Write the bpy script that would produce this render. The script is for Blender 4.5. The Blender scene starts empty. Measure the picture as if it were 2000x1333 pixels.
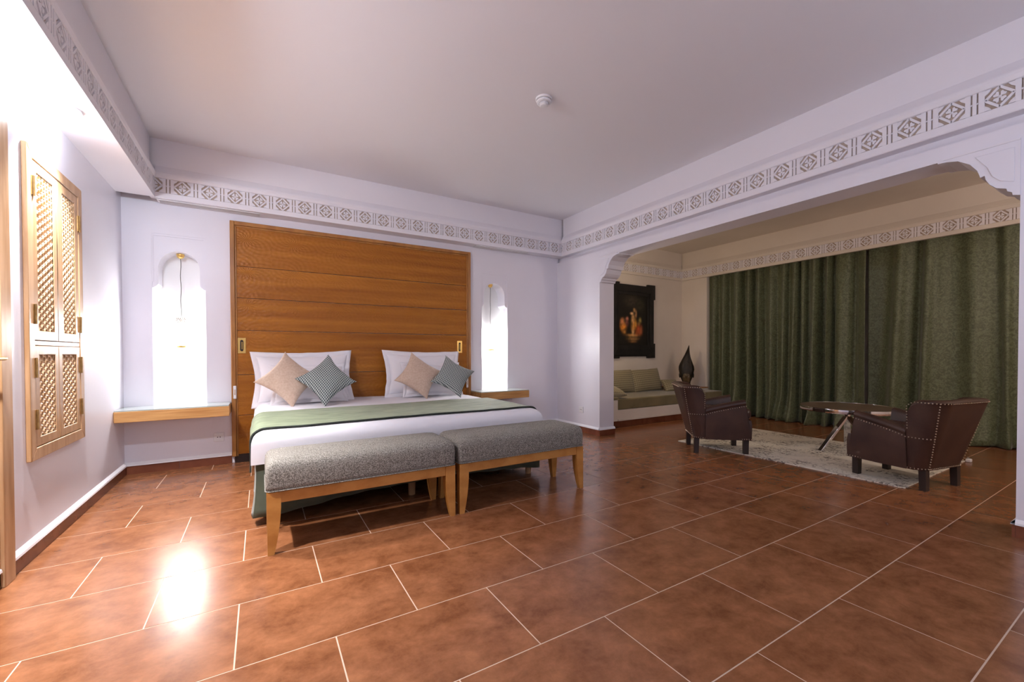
import bpy, math, random
from mathutils import Vector, Matrix, noise
from mathutils.geometry import tessellate_polygon
random.seed(7)
PI = math.pi
S = bpy.context.scene
COL = S.collection

# ------------------------------------------------------------ camera
YAW, PITCH, ROLL, FPX = 0.5407, -0.0137, -0.0021, 818.55
cam_d = bpy.data.cameras.new('camera')
cam = bpy.data.objects.new('camera', cam_d); COL.objects.link(cam); S.camera = cam
fw = Vector((math.sin(YAW)*math.cos(PITCH), math.cos(YAW)*math.cos(PITCH), math.sin(PITCH)))
r0 = Vector((math.cos(YAW), -math.sin(YAW), 0)); u0 = r0.cross(fw)
rt = r0*math.cos(ROLL)+u0*math.sin(ROLL); up = -r0*math.sin(ROLL)+u0*math.cos(ROLL)
cam.matrix_world = Matrix(((rt.x, up.x, -fw.x, 0), (rt.y, up.y, -fw.y, 0), (rt.z, up.z, -fw.z, 1.02), (0, 0, 0, 1)))
cam_d.sensor_width = 36; cam_d.sensor_fit = 'HORIZONTAL'
cam_d.lens = FPX*36/2000; cam_d.shift_y = 34.35/2000
cam_d.clip_start = 0.02

# ------------------------------------------------------------ world, exposure, lamps
w = bpy.data.worlds.new('world'); S.world = w; w.use_nodes = True
w.node_tree.nodes['Background'].inputs[0].default_value = (.02, .02, .03, 1)
w.node_tree.nodes['Background'].inputs[1].default_value = 0.3
S.view_settings.view_transform = 'Standard'; S.view_settings.look = 'None'
S.view_settings.exposure = 0.0; S.view_settings.gamma = 1.0
S.view_settings.use_curve_mapping = False

def lamp(name, loc, power, col, rad):
    l = bpy.data.lights.new(name, 'POINT'); l.energy = power; l.color = col; l.shadow_soft_size = rad
    o = bpy.data.objects.new(name, l); COL.objects.link(o); o.location = loc; return o
def area(name, loc, rot, size, sy, power, col):
    l = bpy.data.lights.new(name, 'AREA'); l.shape = 'RECTANGLE'; l.size = size; l.size_y = sy; l.energy = power; l.color = col
    o = bpy.data.objects.new(name, l); COL.objects.link(o); o.location = loc; o.rotation_euler = rot; return o
FILL = (.87, .975, 1.13)
for dy_, pt_, sp_e in ((2.05, 58, 340), (3.15, 8, 270)):        # two surface downlights under the left soffit
    lamp('downlight_glow', (-.865, dy_, 2.262), pt_, (.91, .975, 1.10), .03)
    sp_ = bpy.data.lights.new('downlight_beam', 'SPOT'); sp_.energy = sp_e; sp_.color = (1.0, .965, .97); sp_.spot_size = 1.75; sp_.spot_blend = .9; sp_.shadow_soft_size = .035
    so_ = bpy.data.objects.new('downlight_beam', sp_); COL.objects.link(so_); so_.location = (-.845, dy_, 2.262)
lamp('fill_light', (1.0, -.9, 1.7), 22, FILL, .18)  # two unseen fill lamps added outside the view to lift the ambient light
lamp('fill_light', (2.7, -.7, 1.6), 15, FILL, .18)
lamp('alcove_sconce_light', (3.93, 4.30, 1.75), 18, (1.0, .78, .52), .06)
lamp('alcove_light', (4.6, -.9, 1.9), 50, (1.0, .82, .66), .15)

# ------------------------------------------------------------ materials
def M(name, c1, c2=None, rough=.5, metal=0., nscale=5., stretch=(1, 1, 1), detail=4., bump=0., bscale=None, bdist=.01,
      sheen=0., coat=0., lo=.35, hi=.65, rand=False, rough2=None, coord='Object', emit=None, trans=0., ior=1.45, spec=None, distort=0., nrough=.5):
    m = bpy.data.materials.new(name); m.use_nodes = True
    nt = m.node_tree; N = nt.nodes; K = nt.links; b = N['Principled BSDF']
    b.inputs['Base Color'].default_value = (*c1, 1); b.inputs['Roughness'].default_value = rough; b.inputs['Metallic'].default_value = metal
    b.inputs['Transmission Weight'].default_value = trans; b.inputs['IOR'].default_value = ior
    if spec is not None: b.inputs['Specular IOR Level'].default_value = spec
    if sheen: b.inputs['Sheen Weight'].default_value = sheen; b.inputs['Sheen Roughness'].default_value = .4
    if coat: b.inputs['Coat Weight'].default_value = coat; b.inputs['Coat Roughness'].default_value = .15
    if emit:
        b.inputs['Emission Color'].default_value = (*emit[0], 1); b.inputs['Emission Strength'].default_value = emit[1]
    tc = N.new('ShaderNodeTexCoord'); src = tc.outputs[coord]
    if rand:
        geo = N.new('ShaderNodeNewGeometry'); oi = N.new('ShaderNodeObjectInfo')
        mu = N.new('ShaderNodeMath'); mu.operation = 'MULTIPLY'; mu.inputs[1].default_value = 37.
        K.new(oi.outputs['Random'], mu.inputs[0])
        ad = N.new('ShaderNodeVectorMath'); ad.operation = 'ADD'
        K.new(geo.outputs['Position'], ad.inputs[0]); K.new(mu.outputs[0], ad.inputs[1]); src = ad.outputs[0]
    mp = N.new('ShaderNodeMapping'); mp.inputs['Scale'].default_value = stretch; K.new(src, mp.inputs[0])
    m['src'] = 1
    if c2:
        n = N.new('ShaderNodeTexNoise'); n.inputs['Scale'].default_value = nscale; n.inputs['Detail'].default_value = detail
        n.inputs['Distortion'].default_value = distort; n.inputs['Roughness'].default_value = nrough
        K.new(mp.outputs[0], n.inputs[0])
        r = N.new('ShaderNodeValToRGB'); r.color_ramp.elements[0].position = lo; r.color_ramp.elements[1].position = hi
        r.color_ramp.elements[0].color = (*c1, 1); r.color_ramp.elements[1].color = (*c2, 1)
        K.new(n.outputs[0], r.inputs[0]); K.new(r.outputs[0], b.inputs['Base Color'])
        if rough2 is not None:
            mr = N.new('ShaderNodeMapRange'); mr.inputs[3].default_value = rough; mr.inputs[4].default_value = rough2
            K.new(n.outputs[0], mr.inputs[0]); K.new(mr.outputs[0], b.inputs['Roughness'])
    if bump:
        n2 = N.new('ShaderNodeTexNoise'); n2.inputs['Scale'].default_value = bscale or nscale; n2.inputs['Detail'].default_value = 3
        K.new(mp.outputs[0], n2.inputs[0])
        bp = N.new('ShaderNodeBump'); bp.inputs['Strength'].default_value = bump; bp.inputs['Distance'].default_value = bdist
        K.new(n2.outputs[0], bp.inputs['Height']); K.new(bp.outputs[0], b.inputs['Normal'])
    return m
def nodes(m): return m.node_tree.nodes, m.node_tree.links, m.node_tree.nodes['Principled BSDF']

m_wall = M('wall_plaster', (.80, .78, .85), (.765, .745, .815), rough=.38, nscale=1.6, lo=.3, hi=.7, bump=.12, bscale=3.5, bdist=.02)
m_ceil = M('ceiling_paint', (.79, .77, .81), rough=.8)
m_trim = M('stucco', (.81, .785, .84), rough=.6, bump=.1, bscale=60, bdist=.002)
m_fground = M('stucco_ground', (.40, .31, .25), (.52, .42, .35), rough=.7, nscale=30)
m_alc = M('alcove_plaster', (.74, .68, .62), (.70, .64, .58), rough=.5, nscale=2)
m_lip = M('white_plaster_lip', (.88, .87, .90), rough=.5)
m_niche = M('niche_white', (.88, .88, .88), rough=.5)
m_grout = M('grout', (.58, .42, .31), rough=.8)
m_tile = M('terracotta_tile', (.150, .052, .019), (.315, .128, .055), rough=.20, rough2=.235, nscale=7, stretch=(1, 1.15, 1), detail=12, lo=.34, hi=.70, rand=True,
           bump=.03, bscale=40, bdist=.002, distort=.2, nrough=.72)
m_btile = M('baseboard_tile', (.13, .038, .02), (.20, .065, .033), rough=.25, nscale=6, rand=True)
m_oak = M('golden_oak', (.55, .34, .19), (.40, .22, .10), rough=.38, nscale=5, stretch=(5, 5, .6), detail=6, bump=.06, bdist=.003)
m_oakx = M('golden_oak_long', (.60, .34, .13), (.42, .20, .065), rough=.35, nscale=5, stretch=(.6, 6, 8), detail=6, bump=.06, bdist=.003)
m_bench = M('bench_oak', (.52, .24, .06), (.40, .165, .035), rough=.35, nscale=5, stretch=(2, 6, 3), detail=6)
m_frame = M('headboard_frame_wood', (.42, .19, .05), (.30, .12, .03), rough=.3, nscale=4, stretch=(3, 3, .8), detail=6)
m_lattice = M('lattice_wood', (.74, .52, .32), (.62, .40, .22), rough=.45, nscale=20)
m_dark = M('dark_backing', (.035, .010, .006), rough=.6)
m_brass = M('brass', (.75, .50, .16), rough=.28, metal=1.)
m_brassd = M('aged_brass', (.42, .26, .10), (.3, .17, .06), rough=.4, metal=.9, nscale=40)
m_chrome = M('chrome', (.75, .75, .77), rough=.08, metal=1.)
m_linen = M('white_linen', (.79, .78, .83), rough=.75, sheen=.2, bump=.25, bscale=9, bdist=.012)
m_linen2 = M('white_pillowcase', (.84, .82, .86), rough=.75, sheen=.2, bump=.35, bscale=11, bdist=.01)
m_green = M('green_velvet', (.13, .18, .09), (.24, .29, .17), rough=.75, sheen=.25, nscale=9, stretch=(1, 4, 4), detail=5, bump=.2, bscale=12, bdist=.006)
m_greend = M('green_skirt_fabric', (.07, .085, .06), (.09, .11, .075), rough=.8, sheen=.3, nscale=8)
m_piping = M('dark_piping', (.02, .025, .02), rough=.7)
m_boucle = M('grey_boucle', (.07, .061, .048), (.365, .345, .305), rough=.95, nscale=240, detail=2, lo=.35, hi=.66, bump=.5, bscale=240, bdist=.004)
m_beige = M('beige_cushion', (.52, .38, .29), (.60, .46, .36), rough=.8, nscale=60, sheen=.3, bump=.15, bscale=200, bdist=.002)
m_leather = M('brown_leather', (.032, .013, .010), (.062, .028, .018), rough=.38, nscale=6, detail=6, lo=.35, hi=.75, bump=.12, bscale=60, bdist=.002, rough2=.5)
m_leatherd = M('dark_leather', (.04, .017, .014), (.06, .025, .02), rough=.33, nscale=6)
m_legs = M('dark_wood', (.022, .012, .010), rough=.4)
m_nail = M('nailhead', (.50, .41, .33), rough=.3, metal=.9)
m_frameblack = M('black_wood', (.010, .010, .011), (.018, .016, .016), rough=.45, nscale=8)
m_sofa = M('olive_upholstery', (.20, .165, .085), (.15, .125, .06), rough=.8, sheen=.3, nscale=4)
m_iron = M('carved_dark_wood', (.010, .007, .005), (.03, .019, .010), rough=.55, nscale=14, detail=5, lo=.4, hi=.8, bump=.5, bscale=25, bdist=.01)
m_gold = M('bronze_face', (.10, .065, .03), (.04, .024, .012), rough=.35, nscale=18)
m_plastic = M('white_plastic', (.78, .77, .80), rough=.35)
m_greyslot = M('grey_slot', (.26, .26, .27), rough=.5)
m_glass = M('clear_glass', (1, 1, 1), rough=.0, trans=1., ior=1.45)
m_pierced = M('pierced_metal', (.10, .085, .075), rough=.6)
m_shade = M('frosted_shade', (.9, .9, .9), rough=.4, emit=((1.0, .99, .99), 190))
m_bulb = M('lamp_glass', (.9, .9, .9), rough=.4, emit=((1.0, .93, .97), 30))
m_warmbulb = M('warm_lamp_glass', (.9, .85, .8), rough=.4, emit=((1.0, .8, .55), 8))
m_cord = M('cord', (.10, .09, .07), rough=.6)
m_tabletop = M('table_top', (.10, .065, .045), (.15, .10, .07), rough=.3, nscale=6)

# headboard veneer: grain + carved rosettes as fine relief
m_head = M('headboard_veneer', (.41, .150, .014), (.26, .082, .007), rough=.42, spec=.3, nscale=2.2, stretch=(.35, 1, 7), detail=7, lo=.3, hi=.7, coord='Object', rand=True)
N, K, b = nodes(m_head)
g = N.new('ShaderNodeNewGeometry'); sp = N.new('ShaderNodeSeparateXYZ'); K.new(g.outputs['Position'], sp.inputs[0])
def mth(N, K, op, a, bb=None, clamp=False):
    n = N.new('ShaderNodeMath'); n.operation = op; n.use_clamp = clamp
    for i, v in enumerate((a, bb)):
        if v is None: continue
        if isinstance(v, (int, float)): n.inputs[i].default_value = v
        else: K.new(v, n.inputs[i])
    return n.outputs[0]
def cell(v, p, off): return mth(N, K, 'SUBTRACT', mth(N, K, 'FRACT', mth(N, K, 'DIVIDE', mth(N, K, 'ADD', v, off), p)), .5)
cx, cz = cell(sp.outputs[0], .40, 5.1), cell(sp.outputs[2], .305, 5.08)
th = mth(N, K, 'ARCTAN2', cz, cx)
rr = mth(N, K, 'SQRT', mth(N, K, 'ADD', mth(N, K, 'MULTIPLY', cx, cx), mth(N, K, 'MULTIPLY', cz, cz)))
star = mth(N, K, 'MULTIPLY', mth(N, K, 'SINE', mth(N, K, 'MULTIPLY', th, 16.)), mth(N, K, 'SINE', mth(N, K, 'MULTIPLY', rr, 42.)))
vor = N.new('ShaderNodeTexVoronoi'); vor.inputs['Scale'].default_value = 24; K.new(g.outputs['Position'], vor.inputs[0])
hgt = mth(N, K, 'ADD', mth(N, K, 'MULTIPLY', star, .8), mth(N, K, 'MULTIPLY', vor.outputs[0], 1.0))
bp = N.new('ShaderNodeBump'); bp.inputs['Strength'].default_value = .4; bp.inputs['Distance'].default_value = .003
K.new(hgt, bp.inputs['Height']); K.new(bp.outputs[0], b.inputs['Normal'])

# patterned cushion: small two tone lozenges
m_pat = M('patterned_cushion', (.04, .055, .06), rough=.8)
N, K, b = nodes(m_pat)
mp = [n for n in N if n.type == 'MAPPING'][0]; mp.inputs['Rotation'].default_value = (0, PI/4, 0)
sp = N.new('ShaderNodeSeparateXYZ'); K.new(mp.outputs[0], sp.inputs[0])
a1 = mth(N, K, 'SINE', mth(N, K, 'MULTIPLY', sp.outputs[0], 300.)); a2 = mth(N, K, 'SINE', mth(N, K, 'MULTIPLY', sp.outputs[2], 240.))
pr = mth(N, K, 'ADD', mth(N, K, 'MULTIPLY', mth(N, K, 'MULTIPLY', a1, a2), 2.2), .55, True)
mx = N.new('ShaderNodeMix'); mx.data_type = 'RGBA'; mx.inputs[6].default_value = (.035, .05, .06, 1); mx.inputs[7].default_value = (.46, .50, .47, 1)
K.new(pr, mx.inputs[0]); K.new(mx.outputs[2], b.inputs['Base Color'])

# ribbed olive sofa cushions
m_rib = M('ribbed_cushion', (.26, .22, .14), rough=.85, sheen=.3)
N, K, b = nodes(m_rib)
mp = [n for n in N if n.type == 'MAPPING'][0]
sp = N.new('ShaderNodeSeparateXYZ'); K.new(mp.outputs[0], sp.inputs[0])
a1 = mth(N, K, 'SINE', mth(N, K, 'MULTIPLY', sp.outputs[0], 190.)); a2 = mth(N, K, 'SINE', mth(N, K, 'MULTIPLY', sp.outputs[2], 190.))
pr = mth(N, K, 'ADD', mth(N, K, 'ADD', mth(N, K, 'MULTIPLY', a1, .2), mth(N, K, 'MULTIPLY', a2, .35)), .5, True)
mx = N.new('ShaderNodeMix'); mx.data_type = 'RGBA'; mx.inputs[6].default_value = (.15, .125, .07, 1); mx.inputs[7].default_value = (.34, .30, .20, 1)
K.new(pr, mx.inputs[0]); K.new(mx.outputs[2], b.inputs['Base Color'])

# damask curtains
m_curt = M('green_damask', (.068, .080, .038), (.130, .150, .080), rough=.5, sheen=.3, nscale=26, detail=3, lo=.40, hi=.60, distort=2.2)

# distressed rug
m_rug = M('distressed_rug', (.62, .46, .40), rough=.95)
N, K, b = nodes(m_rug)
mp = [n for n in N if n.type == 'MAPPING'][0]
def nz(sc, det, lo, hi, dist=0.):
    n = N.new('ShaderNodeTexNoise'); n.inputs['Scale'].default_value = sc; n.inputs['Detail'].default_value = det; n.inputs['Distortion'].default_value = dist
    K.new(mp.outputs[0], n.inputs[0])
    r = N.new('ShaderNodeMapRange'); r.inputs[1].default_value = lo; r.inputs[2].default_value = hi; K.new(n.outputs[0], r.inputs[0]); return r.outputs[0]
f = mth(N, K, 'MULTIPLY', nz(24, 6, .50, .60, 1.5), nz(3.2, 3, .40, .56))
mx = N.new('ShaderNodeMix'); mx.data_type = 'RGBA'; mx.inputs[6].default_value = (.70, .66, .58, 1); mx.inputs[7].default_value = (.13, .11, .10, 1)
K.new(f, mx.inputs[0]); K.new(mx.outputs[2], b.inputs['Base Color'])

# painted canvas
m_art = M('canvas_painting', (.02, .02, .02), rough=.4)
N, K, b = nodes(m_art); at_ = N.new('ShaderNodeAttribute'); at_.attribute_name = 'paint'; K.new(at_.outputs[0], b.inputs['Base Color'])

# ------------------------------------------------------------ mesh helpers
class MB:
    def __init__(s): s.v = []; s.f = []
    def add(s, vs, fs):
        n = len(s.v); s.v += [tuple(v) for v in vs]; s.f += [tuple(i+n for i in f) for f in fs]; return s
    def box(s, x0, x1, y0, y1, z0, z1):
        return s.add([(x0, y0, z0), (x1, y0, z0), (x1, y1, z0), (x0, y1, z0), (x0, y0, z1), (x1, y0, z1), (x1, y1, z1), (x0, y1, z1)],
                     [(0, 3, 2, 1), (4, 5, 6, 7), (0, 1, 5, 4), (1, 2, 6, 5), (2, 3, 7, 6), (3, 0, 4, 7)])
    def grid(s, P, cu=False, cv=False):           # P[i][j]
        nu, nv = len(P), len(P[0]); vs = [p for r in P for p in r]; fs = []
        for i in range(nu if cu else nu-1):
            for j in range(nv if cv else nv-1):
                a = i*nv+j; b_ = i*nv+(j+1) % nv; c = ((i+1) % nu)*nv+(j+1) % nv; d = ((i+1) % nu)*nv+j
                fs.append((a, b_, c, d))
        return s.add(vs, fs)
    def lathe(s, prof, n=24, cx=0, cy=0):         # prof (r,z)
        P = [[(cx+r*math.cos(2*PI*k/n), cy+r*math.sin(2*PI*k/n), z) for k in range(n)] for r, z in prof]
        return s.grid(P, cv=True)
    def tube(s, pts, r, n=8):
        pts = [Vector(p) for p in pts]; P = []
        for i, p in enumerate(pts):
            d = (pts[min(i+1, len(pts)-1)]-pts[max(i-1, 0)]).normalized()
            a = d.orthogonal().normalized() if i == 0 else (a-d*a.dot(d)).normalized()
            c = d.cross(a)
            P.append([p+(a*math.cos(2*PI*k/n)+c*math.sin(2*PI*k/n))*r for k in range(n)])
        s.grid(P, cv=True); n0 = len(s.v)
        s.f.append(tuple(range(n0-n, n0))); s.f.append(tuple(range(n0-n*len(pts), n0-n*len(pts)+n))[::-1]); return s
    def ball(s, c, r, n=8, m=5, sc=(1, 1, 1)):
        P = [[(c[0]+sc[0]*r*math.sin(PI*i/m)*math.cos(2*PI*k/n), c[1]+sc[1]*r*math.sin(PI*i/m)*math.sin(2*PI*k/n), c[2]+sc[2]*r*math.cos(PI*i/m)) for k in range(n)] for i in range(m+1)]
        return s.grid(P, cv=True)
    def prism(s, loops, T, d0, d1):               # loops: outer + holes of 2D pts; T(a,b,d)->xyz
        tris = tessellate_polygon([[Vector((a, b_, 0)) for a, b_ in L] for L in loops])
        flat = [p for L in loops for p in L]; n = len(flat)
        fs = []
        for t in tris: fs += [tuple(t), tuple(i+n for i in t[::-1])]
        k = 0
        for L in loops:
            m = len(L)
            for i in range(m): fs.append((k+i, k+(i+1) % m, k+(i+1) % m+n, k+i+n))
            k += m
        return s.add([T(a, b_, d0) for a, b_ in flat]+[T(a, b_, d1) for a, b_ in flat], fs)
    def build(s, name, mat, parent=None, smooth=None, bev=0, off=(0, 0, 0), seg=2):
        me = bpy.data.meshes.new(name)
        me.from_pydata([(x-off[0], y-off[1], z-off[2]) for x, y, z in s.v], [], s.f)
        import bmesh
        bm = bmesh.new(); bm.from_mesh(me); bmesh.ops.remove_doubles(bm, verts=bm.verts, dist=1e-6)
        bmesh.ops.recalc_face_normals(bm, faces=bm.faces); bm.to_mesh(me); bm.free()
        me.materials.append(mat)
        if smooth is not None:
            me.shade_smooth()
            me.set_sharp_from_angle(angle=math.radians(smooth))
        o = bpy.data.objects.new(name, me); COL.objects.link(o)
        if parent: o.parent = parent
        if bev:
            md = o.modifiers.new('bevel', 'BEVEL'); md.width = bev; md.segments = seg; md.limit_method = 'ANGLE'; md.angle_limit = math.radians(40)
            md.harden_normals = False
            if smooth is None: me.shade_smooth(); me.set_sharp_from_angle(angle=math.radians(35))
        return o
def B(*a): return MB().box(*a)
def tag(o, label=None, cat=None, group=None, kind=None):
    if label: o['label'] = label
    if cat: o['category'] = cat
    if group: o['group'] = group
    if kind: o['kind'] = kind
    return o
def thing(name, loc, label=None, cat=None, group=None, rz=0, kind=None, rot=None):
    o = bpy.data.objects.new(name, None); COL.objects.link(o); o.location = loc; o.empty_display_size = .1
    o.rotation_euler = rot if rot else (0, 0, rz)
    return tag(o, label, cat, group, kind)
def link(me, name, parent, loc=(0, 0, 0), rot=(0, 0, 0)):
    o = bpy.data.objects.new(name, me); COL.objects.link(o); o.parent = parent; o.location = loc; o.rotation_euler = rot; return o
def copytree(o, parent=None):
    c = o.copy(); COL.objects.link(c); c.parent = parent
    for ch in list(o.children): copytree(ch, c)
    return c
XZ = lambda y0: (lambda a, b_, d: (a, y0+d, b_))
YZ = lambda x0: (lambda a, b_, d: (x0+d, a, b_))

L, D, R, R1, H = -.986, 4.686, 3.55, 3.785, 2.825
YB = -1.7                       # wall behind the camera
AX, AY = 6.64, 5.0              # alcove outer wall, alcove back wall

# ------------------------------------------------------------ floor
fl = B(L-.1, AX+.35, YB-.1, AY+.2, -.08, -.0009).build('floor', m_grout)
tag(fl, 'glossy terracotta tile floor with pale joints', kind='structure')
PX, PY, G = .6083, .4133, .0032
def tile_mesh(w, d, name='floor_tile', m=m_tile):
    b_ = MB(); c = .0008
    x, y = w/2, d/2
    b_.add([(-x, -y, -.004), (x, -y, -.004), (x, y, -.004), (-x, y, -.004), (-x+c, -y+c, 0), (x-c, -y+c, 0), (x-c, y-c, 0), (-x+c, y-c, 0)],
           [(4, 5, 6, 7), (0, 1, 5, 4), (1, 2, 6, 5), (2, 3, 7, 6), (3, 0, 4, 7)])
    me = bpy.data.meshes.new(name); me.from_pydata(b_.v, [], b_.f); me.materials.append(m); return me
cache = {}
for k in range(-3, 14):
    ya, yb = 4.0883-k*PY, 4.0883-k*PY+PY
    ya, yb = max(ya, YB), min(yb, AY)
    if yb-ya < .03: continue
    off = .2240 if k % 2 == 1 else .5270
    # the row just below line k=1 (VU) sits at .24, WV at .54
    off = (.2330 if (k % 2) == 1 else .5330) - .0012*k
    j = -4
    while True:
        xa = off+j*PX; j += 1
        if xa > AX+.3: break
        xb = min(xa+PX, AX+.3); xa = max(xa, L)
        if xb-xa < .03: continue
        key = (round(xb-xa, 3), round(yb-ya, 3))
        if key not in cache: cache[key] = tile_mesh(key[0]-G, key[1]-G)
        link(cache[key], 'floor_tile', fl, ((xa+xb)/2, (ya+yb)/2, 0))

# ------------------------------------------------------------ walls
def arch(x0, x1, z0, ins, zs, zspring, ztop, n=14):
    xa, xb = x0+ins, x1-ins; cx = (xa+xb)/2; r = (xb-xa)/2; rz = ztop-zspring
    P = [(x0, z0), (x1, z0), (x1, zs)]
    P += [(x1-ins*.3, zs+.004), (x1-ins*.75, zs+.02), (xb, zs+.035)]
    P += [(cx+r*math.cos(PI*k/n), zspring+rz*math.sin(PI*k/n)) for k in range(0, n+1)]
    P += [(xa, zs+.035), (x0+ins*.75, zs+.02), (x0+ins*.3, zs+.004), (x0, zs)]
    return P
NL = arch(-.792, -.420, .568, .040, 1.590, 1.765, 1.920)
NR = arch(2.374, 2.745, .556, .036, 1.600, 1.745, 1.905)
RL = [(-.792, .568), (-.420, .568), (-.420, 2.058), (-.792, 2.058)]
RR_ = [(2.374, .556), (2.745, .556), (2.745, 2.028), (2.374, 2.028)]
back = MB().prism([[(L-.1, 0), (R+.02, 0), (R+.02, H+.1), (L-.1, H+.1)], RL, RR_], XZ(D), 0, .10).build('wall_back', m_wall)
tag(back, 'lilac-white plaster wall behind the bed with two lit niches', kind='structure')
for prof, rect, ztop in ((NL, RL, 2.058), (NR, RR_, 2.028)):
    x0, x1 = rect[0][0], rect[1][0]; z0 = rect[0][1]; zs = prof[2][1]
    out = [(x0, zs), (prof[-4][0], prof[-4][1])] + []
    # spandrel plate: rectangle minus arch, set back from the wall face
    up_ = prof[2:]                         # from right shoulder round to left shoulder
    poly = [(x1, zs)] + [(x1, ztop), (x0, ztop), (x0, zs)] + [p for p in reversed(up_[1:-1])]
    MB().prism([poly], XZ(D), .010, .20).build('niche_arch', m_wall, back, smooth=30)
    q = .017
    poly2 = [(x1, zs+.05), (x1, ztop), (x0, ztop), (x0, zs+.05), (x0+q*.6, zs+.05), (x0+q*.6, ztop-q), (x1-q*.6, ztop-q), (x1-q*.6, zs+.05)]
    MB().prism([poly2], XZ(D), .004, .0105).build('niche_border', m_wall, back)
    sh = MB(); sh.box(x0, x1, D+.19, D+.21, z0, ztop); sh.box(x0-.01, x0, D+.1, D+.2, z0, ztop); sh.box(x1, x1+.01, D+.1, D+.2, z0, ztop)
    sh.box(x0, x1, D+.1, D+.2, z0-.02, z0); sh.build('niche_lining', m_niche, back)
B(L-.25, L, YB-.1, D+.1, 0, H+.1).build('wall_left', m_wall).__setitem__('kind', 'structure')
# right wall with the wide opening to the alcove
o = MB().prism([[(YB-.1, 0), (.54, 0), (.54, 2.172), (3.835, 2.172), (3.835, 0), (AY+.02, 0), (AY+.02, 2.262), (YB-.1, 2.262)]], YZ(R), 0, R1-R).box(R+.045, R1, YB-.1, AY+.02, 2.262, H+.1).build('wall_right', m_wall)  # top set back as a groove, added to shade the band under trim_3
tag(o, 'white wall with pier and wide opening to the alcove', kind='structure')
wr = o
B(L-.1, AX+.3, YB-.1, YB, 0, H+.1).build('wall_front', m_wall).__setitem__('kind', 'structure')
B(R1, AX+.3, AY, AY+.1, 0, H+.1).build('wall_alcove', m_alc).__setitem__('kind', 'structure')
wa = MB(); wa.box(AX, AX+.3, 4.50, AY+.1, 0, H+.1); wa.box(AX, AX+.3, YB, 4.5, 2.36, H+.1); wa.box(AX+.25, AX+.3, YB, 4.5, 0, 2.36)
wa.build('wall_window_side', m_alc).__setitem__('kind', 'structure')
ce = B(L-.1, AX+.3, YB-.1, AY+.1, H, H+.1).build('ceiling', m_ceil); tag(ce, kind='structure')
sl = B(R1, AX, YB, AY, H-.003, H).build('alcove_ceiling_skin', m_alc, ce)

# carved bracket (corbel) at both ends of the opening
BR = [(0, 2.172), (.326, 2.172), (.325, 2.162), (.29, 2.160), (.238, 2.146), (.190, 2.108), (.160, 2.061), (.148, 2.017), (.131, 2.022), (.127, 1.997), (.112, 1.966),
      (.086, 1.937), (.049, 1.922), (.046, 1.907), (.029, 1.896), (.026, 1.880), (0, 1.872)]
for y0, sg in ((.54, 1), (3.835, -1)):
    poly = [(y0+sg*a, z) for a, z in BR]
    c = MB().prism([poly], YZ(R), -.008, R1-R).build('corbel', m_wall, wr)
    ins = [(y0+sg*a, z) for a, z in [(0, 2.180), (.300, 2.180), (.300, 2.172), (0, 2.172)]]
    MB().prism([ins], YZ(R), -.014, .0).build('corbel_moulding', m_trim, wr)
    ins = [(y0+sg*a, z) for a, z in [(.02, 2.14), (.17, 2.14), (.125, 2.07), (.105, 2.01), (.07, 1.97), (.02, 1.95)]]
    MB().prism([ins], YZ(R), -.013, -.007).build('corbel_panel', m_wall, wr, bev=.003)

# ------------------------------------------------------------ cornices
PROF = [(0, 2.325), (0, 2.370), (-.010, 2.371), (-.010, 2.489), (0, 2.490), (.005, 2.494), (.012, 2.515), (.012, 2.532), (-.004, 2.538), (-.006, 2.548), (-.03, 2.600), (-.03, H+.02)]
def unit_mesh(name, mat):
    """one repeat of the frieze, in (a,z) centred on the diamond: diamond frame, flower, corner pieces and two bars"""
    b_ = MB(); T = lambda a, z, d: (a, -d, z)       # d towards the room
    h = .056; d0, d1 = -.010, .0
    def bar(p, q, wd, top=d1):
        (x1, z1), (x2, z2) = p, q; dx, dz = x2-x1, z2-z1; l = math.hypot(dx, dz); nx, nz = -dz/l*wd/2, dx/l*wd/2
        b_.prism([[(x1+nx, z1+nz), (x2+nx, z2+nz), (x2-nx, z2-nz), (x1-nx, z1-nz)]], T, d0, top)
    dm = .054
    P = [(dm, 0), (0, h), (-dm, 0), (0, -h)]
    for i in range(4): bar(P[i], P[(i+1) % 4], .012)
    for s1 in (-1, 1):
        for s2 in (-1, 1):
            b_.prism([[(s1*.058, s2*.057), (s1*.030, s2*.057), (s1*.040, s2*.042), (s1*.058, s2*.026)]], T, d0, -.001)
            b_.prism([[(s1*.003, s2*.004), (s1*.022, s2*.004), (s1*.026, s2*.014), (s1*.016, s2*.020), (s1*.012, s2*.030), (s1*.004, s2*.026)]], T, d0, -.002)
    for k in range(6):
        a = 2*PI*k/6
        b_.add([T(0, 0, .001)]+[T(.009*math.cos(a+t), .009*math.sin(a+t), -.004) for t in (0, PI/3)], [(0, 1, 2)])
    for xa_, xb_ in ((-.0641, -.0560), (.0560, .0775), (.0850, .1010), (.1085, .1242)):
        b_.prism([[(xa_, -h-.003), (xb_, -h-.003), (xb_, h+.003), (xa_, h+.003)]], T, d0, d1)
    for xx in (.0812, .1048): b_.prism([[(xx-.005, -.004), (xx+.005, -.004), (xx+.005, .004), (xx-.005, .004)]], T, d0, .0)
    me = bpy.data.meshes.new(name); me.from_pydata(b_.v, [], b_.f); me.materials.append(mat); return me
FR = unit_mesh('frieze_panel', m_trim); PITCH_F = .1882
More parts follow.
